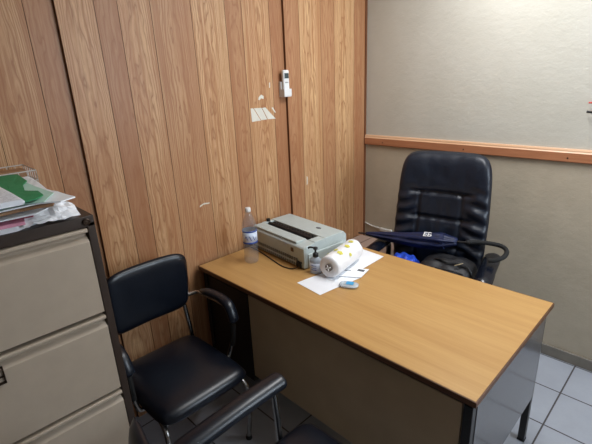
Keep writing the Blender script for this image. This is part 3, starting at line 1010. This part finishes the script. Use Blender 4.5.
for a, b in zip(rings, rings[1:]):
    for k in range(40): bm.faces.new((a[k], a[(k + 1) % 40], b[(k + 1) % 40], b[k]))
for ring, cc, dp in ((rings[0], P0, .006), (rings[-1], P1, -.006)):
    inner = [bm.verts.new(cc + axr * dp * .5 + (v.co - cc) * .42) for v in ring]
    ctr = bm.verts.new(cc + axr * dp * 2)
    for k in range(40):
        bm.faces.new((ring[k], ring[(k + 1) % 40], inner[(k + 1) % 40], inner[k]))
        bm.faces.new((inner[k], inner[(k + 1) % 40], ctr))
obj('wrapped_roll', bm, m_wrap, ro, smooth=True)
bm = bmesh.new(); sweep(bm, [P0 - axr * .0045, P0 + axr * .006], .019, 22)
co_ = obj('core', bm, m_core, ro)
bm = bmesh.new()
for k in range(4):
    a = k * 1.5 + .4
    sweep(bm, [P0 - axr * .006 + (b1 * cos(a) + b2 * sin(a)) * .004, P0 - axr * .0065 + (b1 * cos(a) + b2 * sin(a)) * .015], .003, 6)
obj('wrap_twist', bm, m_wrap, co_)
fl = [(.28, 68, .017), (.34, 102, .013), (.60, 75, .016), (.82, 85, .015), (.48, 30, .011), (.18, 125, .010), (.72, 128, .012)]
for t, deg, s_ in fl:
    a = radians(deg); nn = b1 * -cos(a) * -1 + b2 * sin(a)
    c = P0 + (P1 - P0) * t + nn * .058
    tt = nn.cross(axr).normalized()
    bm = bmesh.new()
    ctr = bm.verts.new(c + nn * .0012); rim = []
    for k in range(30):
        q = 2 * pi * k / 30
        r_ = s_ * (.72 + .28 * abs(cos(q * 2.5)))
        pt = P0 + (P1 - P0) * t + axr * r_ * cos(q) + nn * .058 + tt * r_ * sin(q)
        ra = pt - P0; al = axr * ra.dot(axr); rad = ra - al
        rim.append(bm.verts.new(P0 + al + rad.normalized() * .0605))
    for k in range(30): bm.faces.new((ctr, rim[k], rim[(k + 1) % 30]))
    o = obj('flower_print', bm, m_yellow, ro); o['label'] = 'yellow printed flower'

# small clear blister / tape with blue label
bl = thing('plastic_packet', 'small clear plastic packet with bright blue label in front of paper roll', 'packet', (.795, -1.215, .7505), radians(25))
bm = cushion(.048, .030, .018, 3, .4)
obj('packet_body', xf(bm, Tm(0, 0, .0098)), clear('packet_plastic', (232, 240, 246), .12, .6, 1.2), bl, smooth=True)
obj('packet_label', bx(-.012, .024, -.016, .014, .0180, .0196), m_teal, bl)


# ------------------------------------------------------------------ things on the walls
rm = thing('air_conditioner_remote', 'white remote control in a wall holder on the panelling joint', 'remote control', (-.004, -.828, 1.69))
bm = bmesh.new()
box(bm, .006, .028, -.024, .024, -.055, .078)
obj('remote_body', bm, m_white, rm, bevel=.008, seg=3)
obj('display', bx(.0275, .0292, -.017, .017, .030, .060), m_lcd, rm)
bm = bmesh.new()
box(bm, -.012, .006, -.030, .030, -.075, .012); box(bm, .006, .034, -.030, .030, -.075, -.068); box(bm, .030, .036, -.030, .030, -.070, -.030)
box(bm, .006, .033, -.030, -.0255, -.070, -.030); box(bm, .006, .033, .0255, .030, -.070, -.030)
obj('holder', bm, m_white, rm, bevel=.0015)
bm = bmesh.new()
for k in range(3):
    box(bm, .0278, .0288, -.012 + k * .009, -.007 + k * .009, .004, .010)
obj('buttons', bm, m_grey_print, rm)

def wall_poly(name, label, pts, x=-.0158, th=.0006, mat=None, cat='sticker residue'):
    bm = bmesh.new()
    a = [bm.verts.new((x, y, z)) for y, z in pts]; b = [bm.verts.new((x + th, y, z)) for y, z in pts]
    n = len(pts)
    for i in range(n): bm.faces.new((a[i], a[(i + 1) % n], b[(i + 1) % n], b[i]))
    bm.faces.new(a[::-1]); bm.faces.new(b)
    return tag(obj(name, bm, mat or m_sticker), label, cat)
wall_poly('sticker_fleck', 'small slanting white fleck touching the torn sticker upper right side', [(-.927, 1.556), (-.917, 1.560), (-.894, 1.527), (-.903, 1.527)], cat='paint fleck')
wall_poly('sticker_remnant', 'left strip of the torn white sticker below the remote control', [(-1.088, 1.565), (-1.069, 1.564), (-1.018, 1.491), (-1.084, 1.489)])
wall_poly('sticker_remnant', 'middle strip of the torn white sticker below the remote control', [(-1.063, 1.564), (-1.006, 1.562), (-0.967, 1.493), (-1.013, 1.492)])
wall_poly('sticker_remnant', 'right strip of the torn white sticker below the remote control', [(-1.000, 1.561), (-0.976, 1.563), (-0.899, 1.491), (-0.961, 1.493)])
wall_poly('sticker_fleck', 'white rounded fleck on panelling above the torn sticker', [(-1.026, 1.609), (-1.022, 1.623), (-1.001, 1.637), (-0.983, 1.626), (-0.986, 1.611), (-1.003, 1.616), (-1.018, 1.606)], cat='paint fleck')
wall_poly('sticker_fleck', 'thin white vertical fleck on panelling left of the remote control', [(-.936, 1.672), (-.929, 1.672), (-.928, 1.702), (-.934, 1.700)], cat='paint fleck')
wall_poly('scratch_mark', 'pale slanting scratch on panelling above and left of the bottle', [(-1.495, 1.070), (-1.470, 1.080), (-1.432, 1.077), (-1.43, 1.083), (-1.465, 1.088), (-1.492, 1.080)], cat='scratch')
wall_poly('scratch_mark', 'pale vertical chip on panelling above the printer', [(-.663, 1.03), (-.655, 1.035), (-.652, 1.085), (-.661, 1.09)], x=.0008, cat='scratch')
hk = thing('wall_hook', 'black hook with red tip on plaster wall at the right picture edge', 'hook', (1.43, 0, 1.50))
obj('hook', tube([(.03, -.001, -.008), (.02, -.03, -.012), (-.004, -.035, -.010), (-.016, -.034, -.008)], .006, 8), m_dark, hk)
o = obj('tip', tube([(.03, -.001, .042), (.01, -.026, .036), (-.016, -.03, .036)], .0045, 8), plain('red_plastic', (190, 60, 50), .4), hk); o['label'] = 'red tip'

# tube lamp fitting on the ceiling, where the overhead light comes from
tl = thing('tube_lamp', 'ceiling tube lamp fitting over the desk, above the picture', 'lamp', (1.25, -.78, 2.64))
obj('housing', bx(-.62, .62, -.04, .04, .06, .11), m_white, tl, bevel=.004)
bm = bmesh.new(); sweep(bm, [(-.59, 0, .03), (.59, 0, .03)], .013, 14)
obj('tube', bm, m_white, tl)
for x in (-.60, .59): obj('tube_socket', bx(x, x + .01, -.02, .02, .01, .06), m_white, tl)
